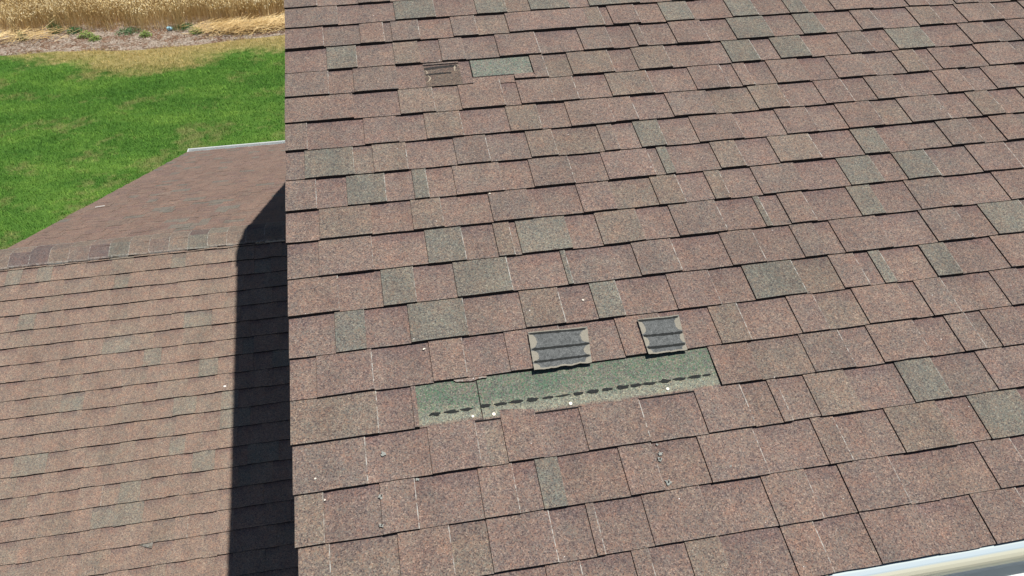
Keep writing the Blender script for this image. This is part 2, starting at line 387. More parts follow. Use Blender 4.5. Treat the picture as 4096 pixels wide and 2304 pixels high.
# note: far slope frame is mirrored relative to the near one, so its faces are flipped the other way
# main ridge cap
def ridge_cap(ridge_pt, p1, p2, ua, ub, parent, seed, half=.135, e=.145, bow=.02, mats=None):
    """overlapping folded cap shingles; world coordinates relative to the ridge"""
    mb = MB(); rng = random.Random(seed); u = ua; i = 0
    c1, s1 = math.cos(p1), math.sin(p1); c2, s2 = math.cos(p2), math.sin(p2)
    while u < ub:
        w = e*rng.uniform(.97, 1.03); n = 9; hw = half+rng.uniform(-.004, .004)
        ca = pick(rng, rng.choice('tttttppgm')); cb = pick(rng, rng.choice('tttttppgm'))
        flipside = rng.random() < .5
        prof = []
        for j in range(-n, n+1):
            a = j/n; d = abs(a)*hw
            y = -d*c1 if a < 0 else d*c2
            z = -(math.sqrt(d*d+bow*bow)-bow)*(s1 if a < 0 else s2) 
            lf = mnoise.noise(Vector((u*3, a*2, seed)))*.002
            prof.append((y, z+.0105+lf, a))
        g = []
        for q, (x, dz) in enumerate(((u-.004, .0048), (u-.0005, .0047), (u+w*.5, .0026), (u+w+.01, .0004))):
            g.append([mb.vert((x, y+(rng.uniform(-.0012, .0012) if abs(a) == 1 else 0), z+dz)) for y, z, a in prof])
        for q in range(3):
            for j in range(2*n):
                col = ca if (j < n) != flipside else cb
                pale = .6 if q == 0 else (.25 if j in (0, 2*n-1) else 0)
                mb.face((g[q][j], g[q+1][j], g[q+1][j+1], g[q][j+1]), col, [(pale, .5, 0)]*4)
        # left butt edge (overlapping the next piece) and pale worn line
        lo = [mb.vert((u-.004, y, z-.004)) for y, z, a in prof]
        lo2 = [mb.vert((u-.001, y, z+.005)) for y, z, a in prof]
        for j in range(2*n): mb.face((g[0][j], g[0][j+1], lo[j+1], lo[j]), ca, [(.9, .5, 0)]*4)
        # long lower edges
        for j in (0, 2*n):
            y, z, a = prof[j]; l2 = [mb.vert((x, y, z-.009)) for x in (u-.004, u-.0005, u+w*.5, u+w+.01)]
            for q in range(3): mb.face((g[q][j], l2[q], l2[q+1], g[q+1][j]), (.45, .47, .46) if rng.random() < .6 else ca, [(.5, .5, 0)]*4, mi=0 if rng.random() < .75 else 1)
        u += w; i += 1
    return mb.build('ridge_cap', mats or [M['shingle_far'], M['butt']], parent, Matrix.Translation(ridge_pt))

ridge_cap(ridge_w, PITCH, P3, 0, UR, main_roof, 5)

# ------------------------------------------------------------------ lower garage roof
LN = 2.94; LV0 = -1.0437-E; LRIDGE = -1.345; P2 = math.radians(19.4)
PML = plane_frame(n0=LN)
UL, ULR = -2.705, .30
near = plain_slope('garage_roof', UL, ULR, 34, PML, [M['shingle_far'], M['butt'], M['deck']], house, 300, va=LV0-E, wob=1.6, td=.0030, t0=.0100, step=.04, weights='rrrrrrttrg', palep=.04, tone='near')
near['label'] = 'lower garage roof slope of tan brown shingles lying partly in shadow'
lridge_w = PML @ Vector((0, LRIDGE, 0))
FR = slope_frame(lridge_w, P2)
FAR_L = 6.83
farg = plain_slope('garage_roof_back', -2.705, ULR, 48, FR, [M['shingle_far'], M['butt'], M['deck']], house, 500, va=0, e=.1423, td=.0030, t0=.0016, step=.06, weights='rrrrrrrrrrpprtg', palep=.02, tone='far')
farg['label'] = 'far side of the garage roof falling away to a white gutter'
ridge_cap(lridge_w, PITCH, P2, -2.705, ULR, near, 8, half=.150, bow=.035)

# ------------------------------------------------------------------ torn places on the main roof
def pl(p, h=0): return (p[0], p[1], -h)
def patch_mesh(name, ua, ub, va, vb, h0, h1, mat, label, parent=None, bottom=None, seed=1, nx=40, ny=8):
    mb = MB(); g = []
    for i in range(nx+1):
        u = ua+(ub-ua)*i/nx; r = []
        for j in range(ny+1):
            f = j/ny; vbot = vb+(mnoise.noise(Vector((u*20, seed, 0)))*.002)
            v = va+(vbot-va)*f; uu = u+(mnoise.noise(Vector((v*40, seed+i, 3)))*.0008 if i in (0, nx) else 0)
            r.append(mb.vert((uu, v, -(h0+(h1-h0)*f+mnoise.noise(Vector((u*6, v*6, seed)))*.0006))))
        r.append(mb.vert((u, vb, .003))); g.append(r)
    for i in range(nx):
        for j in range(ny): 
            mb.face((g[i][j], g[i][j+1], g[i+1][j+1], g[i+1][j]), (.2, .2, .2), [(0, j/ny, 0), (0, (j+1)/ny, 0), (0, (j+1)/ny, 0), (0, j/ny, 0)])
        mb.face((g[i][ny], g[i][ny+1], g[i+1][ny+1], g[i+1][ny]), (.05, .05, .05), [(0, 1, 0)]*4)
    o = mb.build(name, mat, parent or main_roof, PM); 
    if label: o['label'] = label
    return o
# upper end of course 15 uncovered where two shingles of course 14 blew off, meeting at a butt joint
pa = patch_mesh('bare_patch', .3535, .5320, 1.852, 2.0005, .0006, .0046, M['patch'], 'green bare patch left of the butt joint, from the missing tabs')
pb = patch_mesh('bare_patch', .5350, 1.256, 1.852, 2.0035, .0006, .0046, M['patch'], 'long green bare patch with a row of dark sealant dashes')
for side, (x0, x1) in ((0, (.3535, .5325)), (1, (.5345, 1.252))): pass
pc = patch_mesh('bare_patch', .7235, .962, .405, .534, .0002, .0046, M['patch_old'], 'pale green bare patch higher up the roof', seed=4)
# the rust head of course 5 below the upper patch
mbx = MB()
def strip(mb, ua, ub, va, vb, h0, h1, col, nx=12, info=(0, 1, 0), mi=0, jit=.0008, seed=0):
    a = [mb.vert((ua+(ub-ua)*i/nx, va+mnoise.noise(Vector((i*.7, seed, 1)))*jit, -h0)) for i in range(nx+1)]
    b = [mb.vert((ua+(ub-ua)*i/nx, vb+mnoise.noise(Vector((i*.9, seed, 5)))*jit, -h1)) for i in range(nx+1)]
    for i in range(nx): mb.face((a[i], b[i], b[i+1], a[i+1]), col, [info]*4, mi=mi)
    c = [mb.vert((ua+(ub-ua)*i/nx, vb+mnoise.noise(Vector((i*.9, seed, 5)))*jit, .001)) for i in range(nx+1)]
    for i in range(nx): mb.face((b[i], c[i], c[i+1], b[i+1]), col, [info]*4, mi=1)
strip(mbx, .7185, .885, .536, .580, .0034, .0036, RUST[1])
strip(mbx, .7245, .884, .5335, .5362, .0052, .0052, (.03, .03, .03), mi=1)
mbx.build('bare_headlap', [M['shingle'], M['butt']], main_roof, PM)

def blob(mb, cu, cv, ru, rv, h, seed, n=18, col=(.2, .2, .2), rough=.25, th=.0006, ang=0):
    """small irregular flat-topped lump lying on the roof"""
    c = mb.vert((cu, cv, -(h+th))); ring = []; low = []
    for i in range(n):
        a = 2*math.pi*i/n; k = 1+mnoise.noise(Vector((math.cos(a)*1.6+seed*3.1, math.sin(a)*1.6, seed)))*rough*2
        x, y = math.cos(a)*ru*k, math.sin(a)*rv*k
        x, y = x*math.cos(ang)-y*math.sin(ang), x*math.sin(ang)+y*math.cos(ang)
        ring.append(mb.vert((cu+x*.9, cv+y*.9, -(h+th*.8)))); low.append(mb.vert((cu+x, cv+y, -(h-.0005))))
    for i in range(n):
        j = (i+1) % n; mb.face((c, ring[j], ring[i]), col); mb.face((ring[i], ring[j], low[j], low[i]), col)
# rows of sealant dashes
dash_u = [.402, .4479, .4913, .5471, .5928, .637, .6835, .7297, .7735, .8228, .8663, .9103, .9571, .9988, 1.0422, 1.087, 1.1349, 1.1807, 1.219]
mbd = MB(); rng = random.Random(4)
for i, u in enumerate(dash_u):
    if i == 3: mbd.build('sealant_strip', M['tar'], pa, PM); mbd = MB()
    v = 1.9636-(u-.402)*.0065 if u > .54 else 1.9655-(u-.402)*.03
    v = np.interp(u, [.402, .5, .55, .8, 1.05, 1.22], [1.964, 1.962, 1.9592, 1.9605, 1.9592, 1.9575])
    thin = [1, .85, .8, 1.05, .7, .9, 1.1, .65, .55, .95, 1.05, .9, 1.1, .85, .75, 1.1, 1.0, .9, .6][i]
    blob(mbd, u+rng.uniform(-.001, .001), float(v), float(.0182*[.95, 1.1, .9, .85, 1, 1.15, 1, .95, 1.2, .9, 1.05, 1, 1.2, 1, 1.15, 1, 1.1, 1.2, .8][i]), .0060*thin, .0047, i*1.3+2, 34, rough=.24)
mbd.build('sealant_strip', M['tar'], pb, PM)
# roofing nails left in the bare strip
for i, (u, v, r_) in enumerate([(.5064, 1.9876, .0040), (.5667, 1.9899, .0052), (.7925, 1.9898, .0050), (1.0886, 1.9858, .0048)]):
    mb = MB(); c = mb.vert((u, v, -.0072)); rg = [mb.vert((u+r_*math.cos(a), v+r_*math.sin(a), -.0068)) for a in [k*math.pi/8 for k in range(16)]]
    lo = [mb.vert((u+r_*1.02*math.cos(a), v+r_*1.02*math.sin(a), -.0050)) for a in [k*math.pi/8 for k in range(16)]]
    for k in range(16): j = (k+1) % 16; mb.face((c, rg[j], rg[k])); mb.face((rg[k], rg[j], lo[j], lo[k]))
    o = mb.build('nail', M['nail'], main_roof, PM)
# slot heads of course 15 showing under the missing tabs: thin dark steps
mbs = MB()
for a, b in ((.510, .584), (.684, .822), (.992, 1.166)):
    mbs = MB(); strip(mbs, a, b, 2.0028, 2.0052, .0060, .0054, (.03, .03, .03), nx=10, mi=1, jit=.0006, seed=a)
    mbs.build('tab_step', [M['shingle'], M['butt']], main_roof, PM)
# torn tongue of shingle still hanging over the bare strip
mbt = MB(); top = [mb_ for mb_ in ()]
n = 16; A = []; B = []; Bd = []
for i in range(n+1):
    f = i/n; u = .468+(.565-.468)*f
    d = [.006, .012, .013, .014, .0155, .0165, .017, .018, .0185, .018, .017, .014, .013, .012, .011, .0125, .012][i]
    A.append(mbt.vert((u, 1.853, -.0048))); B.append(mbt.vert((u, 1.860+d*.8, -(.0078 if i > 2 else .0066)))); Bd.append(mbt.vert((u, 1.861+d*.8, -.002)))
for i in range(n):
    mbt.face((A[i], B[i], B[i+1], A[i+1]), RUST[0], [(0, .5, 0), (.5, 1, 0), (.5, 1, 0), (0, .5, 0)]); mbt.face((B[i], Bd[i], Bd[i+1], B[i+1]), (.03,)*3, mi=1)
mbt.build('torn_tongue', [M['shingle'], M['butt']], main_roof, PM)['label'] = 'small torn tongue of shingle hanging over the green patch'

# old smears of sealant and dust where a tab had stuck
def smear(name, pts, mat, parent=None, h=.0085, seed=1, n=26, lab=None):
    mb = MB(); L = []
    for i in range(n+1):
        f = i/n; x = f*(len(pts)-1); k = min(int(x), len(pts)-2); t = x-k
        u = pts[k][0]*(1-t)+pts[k+1][0]*t; v = pts[k][1]*(1-t)+pts[k+1][1]*t; w = pts[k][2]*(1-t)+pts[k+1][2]*t
        w *= .75+.6*abs(mnoise.noise(Vector((f*9, seed, 0)))*1.6)
        dx = pts[k+1][0]-pts[k][0]; dy = pts[k+1][1]-pts[k][1]; l = math.hypot(dx, dy); nx, ny = -dy/l, dx/l
        jn = mnoise.noise(Vector((f*14, seed, 8)))*.0014
        hh = (.0003+T0*((v-.429)/E)+0*TD+.0010) if h > 0 else 0
        L.append([mb.vert((u+nx*(s*w+jn), v+ny*(s*w+jn), -(hh+(.0007 if abs(s) < .5 else -.0006)))) for s in (-1, -.6, .6, 1)])
    for i in range(n):
        for j in range(3): mb.face((L[i][j], L[i][j+1], L[i+1][j+1], L[i+1][j]))
    o = mb.build(name, mat, parent or main_roof, PM)
    if lab: o['label'] = lab
    return o
def hr(v, raised): return .0003+T0*((v-.429)/E)+(TD if raised else 0)
smear('sealant_smear', [(.537, .4630, .0080), (.60, .4570, .0070), (.668, .4540, .0080)], M['tar_old'], h=.0045, seed=2)
smear('sealant_smear', [(.541, .500, .0055), (.585, .4975, .0045), (.640, .4965, .0050)], M['tar_old'], h=.0058, seed=4)
smear('dust_mark', [(.5405, .470, .0015), (.5475, .483, .0032), (.5435, .496, .0015)], M['dust'], h=.0052, seed=6, n=12)
smear('dust_mark', [(.547, .505, .0015), (.556, .522, .0042), (.547, .541, .0015), (.538, .549, .001)], M['dust'], h=.0062, seed=7, n=14)
smear('dust_mark', [(.662, .448, .001), (.657, .466, .0042), (.6555, .490, .002)], M['dust'], h=.0082, seed=9, n=12)
smear('dust_mark', [(.664, .445, .0008), (.671, .452, .002), (.675, .459, .001)], M['dust'], h=.0082, seed=10, n=8)
strip_edge = MB(); strip(strip_edge, .534, .676, .4385, .4412, .0040, .0040, (.03,)*3, mi=1, jit=.002, seed=3); strip(strip_edge, .534, .676, .424, .4388, .0036, .0040, PLUM[0], jit=.002, seed=3)
strip_edge.build('torn_edge', [M['shingle'], M['butt']], main_roof, PM)
# pale impact chips
rng = random.Random(12)
for i, (u, v, r_, hole) in enumerate([(.2303, 2.1849, .007, 1), (.2251, 2.2651, .006, 1), (.0609, 2.1087, .0035, 0), (.2465, 2.0654, .007, 0), (.0835, 2.171, .003, 0), (1.0098, 2.1813, .0065, 0),
        (1.0018, 2.1986, .008, 1), (1.0049, 2.2684, .008, 1), (1.1921, 2.2497, .004, 0), (1.0076, 2.1529, .004, 0), (.3311, 2.1512, .005, 0), (.492, 1.258, .0033, 0), (.394, 1.745, .0035, 0), (.69, 1.15, .003, 0), (.91, 1.64, .0035, 0)]):
    mb = MB(); kk = math.ceil(v/E); hb = .0003+T0*(v/E-kk+1)+TD
    blob(mb, u, v, r_, r_*.8, hb+.0003, i*2.7, rough=.5, n=20); 
    o = mb.build('chip_mark', M['chip'] if r_ > .0036 else M['nail'], main_roof, PM)
    if hole:
        mb = MB(); blob(mb, u+.001, v-.001, r_*.30, r_*.5, hb+.0012, i, n=10, ang=.5); mb.build('hole', M['butt'], o, PM)
# raised nail head near the far right of the roof
mb = MB(); blob(mb, 3.003, .671, .007, .0035, .007, 3, n=14); blob(mb, 3.02, .669, .012, .002, .008, 5, n=14)
mb.build('popped_nail', M['tar'], main_roof, PM)

# ------------------------------------------------------------------ loose tabs lying upside down
def mat_underside():
    s = NT('shingle_underside', .95, .15); co = s.obj(); uvw = s.sep(s.attr('info').outputs['Color'])
    x, y = uvw[0], uvw[1]                      # 0..1 across and down the piece
    n1 = s.noise(co, 90, 4, .7).outputs[0]; n2 = s.noise(co, 350, 3, .7).outputs[0]
    base = s.ramp(n2, [(.25, (.055, .06, .06)), (.5, (.11, .118, .118)), (.8, (.22, .23, .225))])
    base = s.mix(1.0, base, s.ramp(n1, [(.3, (.65, .66, .67)), (.7, (1.5, 1.5, 1.5))]), 'MULTIPLY')
    # tan lens-shaped tide marks from both sides, one between each pair of strips
    tot = None
    for yc, hh, wl, wr in ((.245, .19, .125, .14), (.64, .145, .12, .10), (.95, .12, .12, .11)):
        q = s.math('DIVIDE', s.math('SUBTRACT', y, yc), hh); arc = s.math('SQRT', s.math('MAXIMUM', s.math('SUBTRACT', 1.0, s.math('MULTIPLY', q, q)), 0.0))
        jig = s.math('MULTIPLY', s.math('SUBTRACT', n1, .5), .10)
        l = s.math('LESS_THAN', s.math('ADD', x, jig), s.math('MULTIPLY', arc, wl)); r = s.math('LESS_THAN', s.math('ADD', s.math('SUBTRACT', 1.0, x), jig), s.math('MULTIPLY', arc, wr))
        k = s.math('MAXIMUM', l, r); tot = k if tot is None else s.math('MAXIMUM', tot, k)
    tot = s.math('MAXIMUM', tot, s.math('MAXIMUM', s.math('LESS_THAN', y, .022), s.math('GREATER_THAN', s.math('ADD', y, s.math('MULTIPLY', n1, .05)), .985)))
    c = s.mix(s.math('MULTIPLY', tot, .95), base, s.ramp(n2, [(.2, (.20, .19, .155)), (.8, (.40, .375, .31))]))
    s.col(c); s.bump(n2, .3, .001); return s.m
M['under'] = mat_underside()
M['edge_pale'] = mat_plain('worn_cut_edge', (.30, .29, .25), .9, .1, 200, .3)
def loose(corners, h, label, strips, seed, group):
    """corners: top-left, top-right, bottom-right, bottom-left in roof plane metres"""
    rng = random.Random(seed); nx, ny = 24, 16; mb = MB()
    cu = sum(c[0] for c in corners)/4; cv = sum(c[1] for c in corners)/4
    root = tag(empty('loose_shingle', PM @ Vector((cu, cv, -h))), label, 'shingle piece', group)
    def P(x, y):
        tl, tr, br, bl = corners
        u = (tl[0]*(1-x)+tr[0]*x)*(1-y)+(bl[0]*(1-x)+br[0]*x)*y; v = (tl[1]*(1-x)+tr[1]*x)*(1-y)+(bl[1]*(1-x)+br[1]*x)*y
        if y > .9: v += mnoise.noise(Vector((x*7, seed, 2)))*.0035+mnoise.noise(Vector((x*23, seed, 9)))*.0015
        if x in (0, 1): u += mnoise.noise(Vector((y*18, seed, 5+x)))*.0008
        hh = h+.0014*math.sin(x*3.1+seed)+.009*max(0, y-.6)**2/.4+.004*max(0, .2-x)/.2*y+.003*max(0, x-.8)/.2*(1-y)+.0012*mnoise.noise(Vector((x*4, y*4, seed)))
        return u, v, hh
    top = []; bot = []
    for i in range(nx+1):
        rt = []; rb = []
        for j in range(ny+1):
            u, v, hh = P(i/nx, j/ny); rt.append(mb.vert((u, v, -(hh+.0035)))); rb.append(mb.vert((u, v, -hh)))
        top.append(rt); bot.append(rb)
    for i in range(nx):
        for j in range(ny):
            f = lambda a, b: (a/nx, b/ny, 0)
            mb.face((top[i][j], top[i][j+1], top[i+1][j+1], top[i+1][j]), (.1,)*3, [f(i, j), f(i, j+1), f(i+1, j+1), f(i+1, j)])
            mb.face((bot[i][j], bot[i+1][j], bot[i+1][j+1], bot[i][j+1]), (.1,)*3, mi=1)
        mb.face((top[i][0], top[i+1][0], bot[i+1][0], bot[i][0]), (.1,)*3, mi=2); mb.face((top[i][ny], bot[i][ny], bot[i+1][ny], top[i+1][ny]), (.1,)*3, mi=1)
    for j in range(ny):
        mb.face((top[0][j], bot[0][j], bot[0][j+1], top[0][j+1]), (.1,)*3, mi=2); mb.face((top[nx][j], top[nx][j+1], bot[nx][j+1], bot[nx][j]), (.1,)*3, mi=2)
    mb.build('tab', [M['under'], M['butt'], M['edge_pale']], root, PM)
    for y0, y1, w, x0, x1 in strips:
        mb = MB(); L = []; n = 40
        for i in range(n+1):
            x = x0+(x1-x0)*i/n; y = y0+(y1-y0)*i/n; ww = w*(1+.35*mnoise.noise(Vector((x*17, y0*9, seed)))+.2*mnoise.noise(Vector((x*50, y0*9, seed))))
            if i in (0, n): ww *= .5
            row = []
            for k in (-1, -.75, .75, 1):
                u, v, hh = P(x, min(1, max(0, y+k*ww))); row.append(mb.vert((u, v, -(hh+.0035+(.0007 if abs(k) < 1 else -.0002)))))
            L.append(row)
        for i in range(n):
            for j in range(3): mb.face((L[i][j], L[i][j+1], L[i+1][j+1], L[i+1][j]))
        mb.build('adhesive_strip', M['tar'], root, PM)
    return root
GRP = 'torn shingle tabs lying upside down'
loose([(.7135, 1.7380), (.8985, 1.7440), (.8835, 1.8705), (.7060, 1.8750)], .0120, 'larger, wider upturned grey shingle tab with tan edge marks, left of the pair', [(.050, .060, .030, .01, .97), (.465, .475, .033, .02, .995), (.79, .80, .034, .02, .98)], 1, GRP)
loose([(1.0610, 1.7405), (1.1945, 1.7420), (1.1835, 1.8705), (1.0590, 1.8715)], .0120, 'smaller, narrower upturned grey shingle tab, right of the pair', [(.050, .060, .030, .005, .97), (.485, .50, .037, .02, .995), (.82, .83, .040, .03, .98)], 2, GRP)

# lifted splinter and bits on the lower roof
mb = MB(); pts = [(-1.545, 1.175), (-1.50, 1.18), (-1.46, 1.158), (-1.40, 1.172)]
PMLm = PML
def lpt(u, v, h): return (u, v, -h)
# torn corner on the lower roof
a = [(-1.418, 1.100), (-1.378, 1.121), (-1.337, 1.136), (-1.333, 1.098)]
mb = MB(); ids = [mb.vert((u, v, -(.0090 if i != 2 else .0125))) for i, (u, v) in enumerate(a)]; lo = [mb.vert((u, v, -.004)) for u, v in a]
mb.face(ids, GREY[1], [(.25, 1, 0)]*4)
for i in range(3): mb.face((ids[i], lo[i], lo[i+1], ids[i+1]), (.4,)*3, [(.9, 1, 0)]*4)
mb.build('torn_corner', [M['shingle_far'], M['butt']], near, PML)['label'] = 'small grey torn shingle corner on the lower roof'

# ------------------------------------------------------------------ drip edges, gutters, walls
def sweep(name, prof, ua, ub, mats, parent, frame, mi=None, closed=False, n=1, bake=False, caps=True):
    mb = MB(); R_ = []
    for i in range(n+1):
        u = ua+(ub-ua)*i/n; R_.append([mb.vert((u, p[0], p[1])) for p in prof])
    for i in range(n):
        for j in range(len(prof)-1): mb.face((R_[i][j], R_[i][j+1], R_[i+1][j+1], R_[i+1][j]), mi=(mi[j] if mi else 0))
    if caps: 
        mb.face(R_[0]); mb.face(R_[-1][::-1])
    return mb.build(name, mats, parent, bake=frame, flip=True) if frame.determinant() < 0 else mb.build(name, mats, parent, frame)
def mat_drip():
    s = NT('drip_edge_metal', .6, .3); co = s.obj(); y = s.sxyz(co)[1]
    n = s.noise(co, 4, 2).outputs[0]
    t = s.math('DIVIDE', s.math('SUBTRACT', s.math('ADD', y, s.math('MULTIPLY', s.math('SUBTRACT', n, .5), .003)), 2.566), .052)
    c = s.ramp(t, [(0, (.50, .60, .60)), (.18, (.55, .65, .66)), (.24, (.44, .53, .58)), (.44, (.41, .51, .57)), (.52, (.55, .56, .46)), (.85, (.53, .52, .40)), (1, (.40, .40, .30))])  # blue sky reflection and cream reflection from below, painted in as colour bands
    s.col(c); return s.m
M['drip'] = mat_drip()
# rolled drip edge sticking out beyond the last course, then the trough of the gutter below it
arc = [(2.545, .0012), (2.566, .0012), (2.576, -.0006), (2.588, .0000), (2.599, .0035), (2.607, .009), (2.6115, .016), (2.6125, .026), (2.6125, .052), (2.6095, .052), (2.6095, .018), (2.597, .006), (2.545, .003)]
tr = [(2.545, .0022), (2.566, .0022), (2.576, .0012), (2.586, .0022), (2.586, .052), (2.584, .052), (2.584, .004), (2.545, .0035)]
de = sweep('drip_edge', arc, 1.352, UR, [M['drip'], M['white_metal']], house, PM, n=3)
de['label'] = 'rounded drip edge under the last course, blue and cream reflections painted on'
de2 = sweep('drip_edge', tr, .04, 1.344, [M['white_metal']], house, PM, n=2)
de2['label'] = 'flat white drip edge left of the joint'
# main gutter (world axes): runs level below the drip edge
ev = PM @ Vector((0, 2.61, .03))
def wsweep(name, prof, ua, ub, mats, parent, y0, z0, sy=1, mi=None):
    mb = MB(); R_ = [[mb.vert((u, y0+sy*p[0], z0+p[1])) for p in prof] for u in (ua, ub)]
    for j in range(len(prof)-1): mb.face((R_[0][j], R_[0][j+1], R_[1][j+1], R_[1][j]) if sy < 0 else (R_[1][j], R_[1][j+1], R_[0][j+1], R_[0][j]), mi=(mi[j] if mi else 0))
    for r in R_: mb.face(r)
    return mb.build(name, mats, parent)
gp = [(.0, .012), (.0, -.062), (.012, -.070), (.105, -.070), (.118, -.05), (.145, -.005), (.150, .006), (.158, .008), (.158, .004), (.153, .001), (.148, -.006), (.120, -.056), (.107, -.074), (.012, -.074), (-.003, -.064), (-.003, .012)]
g1 = wsweep('gutter', gp, .06, UR, [M['white_metal']], house, ev.y+.045, ev.z-.02, sy=-1)
g1['label'] = 'white sunlit gutter trough along the near eave'
# far garage gutter
fe = FR @ Vector((0, 48*.1423, 0))
gq = [(.0, .0), (.0, -.09), (.09, -.09), (.115, -.02), (.125, .018), (.100, .020), (.098, .004), (.098, -.02), (.085, -.086), (.004, -.086), (.004, .0)]
g2 = wsweep('gutter', gq, -2.70, .3, [M['white_metal']], house, fe.y-.02, fe.z-.012, sy=1)
g2['label'] = 'narrow white gutter along the far eave of the garage roof'
mb = MB(); mb.box(-2.712, -2.700, fe.y-.04, fe.y+.11, fe.z-.11, fe.z+.006); mb.build('gutter_end', M['white_metal'], g2)
# rake trim
sweep('rake_trim', [(RV0, .002), (EAVE, .002), (EAVE, .14), (RV0, .14)], .016, .034, [M['white_metal']], house, PM)
far_fr = slope_frame(ridge_w, P3); sweep('rake_trim', [(0, .002), (4.25, .002), (4.25, .14), (0, .14)], .016, .034, [M['white_metal']], house, far_fr)
sweep('rake_trim', [(LRIDGE, .014), (3.5, .014), (3.5, .15), (LRIDGE, .15)], -2.69, -2.665, [M['white_metal']], house, PML)
sweep('rake_trim', [(0, .014), (6.80, .014), (6.80, .15), (0, .15)], -2.69, -2.665, [M['white_metal']], house, FR)
# walls
def wallpoly(name, pts, x0, x1, mat, label):
    mb = MB(); a = [mb.vert((x0, y, z)) for y, z in pts]; b = [mb.vert((x1, y, z)) for y, z in pts]; mb.face(a[::-1]); mb.face(b)
    for i in range(len(pts)): j = (i+1) % len(pts); mb.face((a[i], a[j], b[j], b[i]))
    o = mb.build(name, mat, house); o['label'] = label; return o
rz = ridge_w.z-.05; ry = ridge_w.y; ey = (PM @ Vector((0, 2.2, .05))); ez = ey.z
yb = ry+(ry-ey.y)
wallpoly('wall', [(ey.y, .0), (ey.y, ez), (ry, rz-.02), (yb, ridge_w.z-.08-(yb-ry)*math.tan(P3)), (yb, 0)], .28, UR-.3, M['siding'], 'pale siding walls of the main house')
le = PML @ Vector((0, 3.3, .05)); lf = FR @ Vector((0, 6.45, .06))
wallpoly('wall', [(le.y, .0), (le.y, le.z), (lridge_w.y, lridge_w.z-.06), (lf.y, lf.z), (lf.y, 0)], -2.45, .27, M['siding'], 'pale siding walls of the garage')

# ------------------------------------------------------------------ bits lying on the lower roof
def bit(name, u, v, ru, rv, h, frame, mat, label, cat, seed, ang=0, th=.006):
    mb = MB(); blob(mb, 0, 0, ru, rv, 0, seed, n=16, th=th, ang=ang); 
    o = mb.build(name, mat, None, frame @ Matrix.Translation((u, v, -h))); tag(o, label, cat); return o
M['chalk'] = mat_plain('white_bit', (.8, .8, .78), .6, .3, 80, .05)
bit('pebble', -0.9346, 0.0612, .011, .007, .0065, PML, M['chalk'], 'small white pebble lying on the lower roof beside the shadow edge', 'pebble', 3, th=.008)
# a pale splinter of wood on the far garage slope
fp = FR @ Vector((-2.515, 1.94, -.012)); mb = MB(); mb.box(-.045, .045, -.004, .004, 0, .006)
o = mb.build('splinter', M['chalk']); o.location = fp; o.rotation_euler = (-P2, 0, .15); tag(o, 'thin white splinter on the far slope of the lower roof', 'splinter')

# ------------------------------------------------------------------ ground
def farpt(x, y):
    """ground point measured for a datum 6.6 m below the reference, moved out along the same sight lines"""
    k = (CAM.z)/(CAM.z-GZ+6.6); return CAM.x+(x-CAM.x)*k, CAM.y+(y-CAM.y)*k
def YL(x):     # lawn edge against the bare strip
    return float(np.interp(x, [-14, -10.3, -8.6, -7.2, -6.3, -4.7, -3.9, -2.2, 2, 8], [21.5, 21.5, 21.6, 21.3, 21.2, 21.3, 21.45, 21.65, 21.8, 22.0]))
def YW(x):     # front of the standing wheat
    return float(np.interp(x, [-16, -11.5, -10.6, -9.9, -9.4, -8.9, -8, -7.5, -6, -4.7, -4.2, -3.5, -2.2, 2, 8], [24.2, 23.9, 23.2, 23.0, 23.5, 23.6, 23.3, 23.15, 23.0, 22.9, 22.8, 22.95, 23.0, 23.1, 23.3]))

def lawn_nodes(s, pos):
    """shared colour field of the lawn: mown streaks, lush clumps, dry patches"""
    mp = s.n('ShaderNodeMapping'); s.put(mp, 'Vector', pos); mp.inputs['Scale'].default_value = (.35, .75, 1); mp.inputs['Rotation'].default_value = (0, 0, -.12)
    st = s.noise(mp.outputs[0], 1.3, 4, .6).outputs[0]; n1 = s.noise(pos, .9, 4, .6).outputs[0]; n2 = s.noise(pos, 4.5, 4, .65).outputs[0]
    xyz = s.sxyz(pos)
    g = s.ramp(st, [(.3, (.078, .205, .034)), (.5, (.115, .262, .044)), (.68, (.175, .335, .060))])
    g = s.mix(1, g, s.ramp(n2, [(.3, (.80, .85, .85)), (.5, (1, 1, 1)), (.72, (1.28, 1.18, 1.15))]), 'MULTIPLY')
    def spot(cx, cy, rx, ry, k):
        a = s.math('POWER', s.math('DIVIDE', s.math('SUBTRACT', xyz[0], cx), rx), 2.0); b = s.math('POWER', s.math('DIVIDE', s.math('SUBTRACT', xyz[1], cy), ry), 2.0)
        return s.math('MULTIPLY', s.math('MAXIMUM', s.math('SUBTRACT', 1.0, s.math('ADD', a, b)), 0.0), k)
    wear = s.math('ADD', spot(-3.0, 14.4, 2.6, 2.2, .08), spot(-4.9, 12.2, 1.6, 2.0, .07))
    dry = s.ramp(s.math('ADD', wear, s.math('MULTIPLY', n1, s.math('ADD', n2, .55))), [(.58, (0, 0, 0)), (.76, (.6, .6, .6))])
    g = s.mix(dry, g, (.32, .31, .13))
    # dry yellow rim beside the field: distance from the lawn edge with a ragged inner border
    return g, xyz, n1, n2
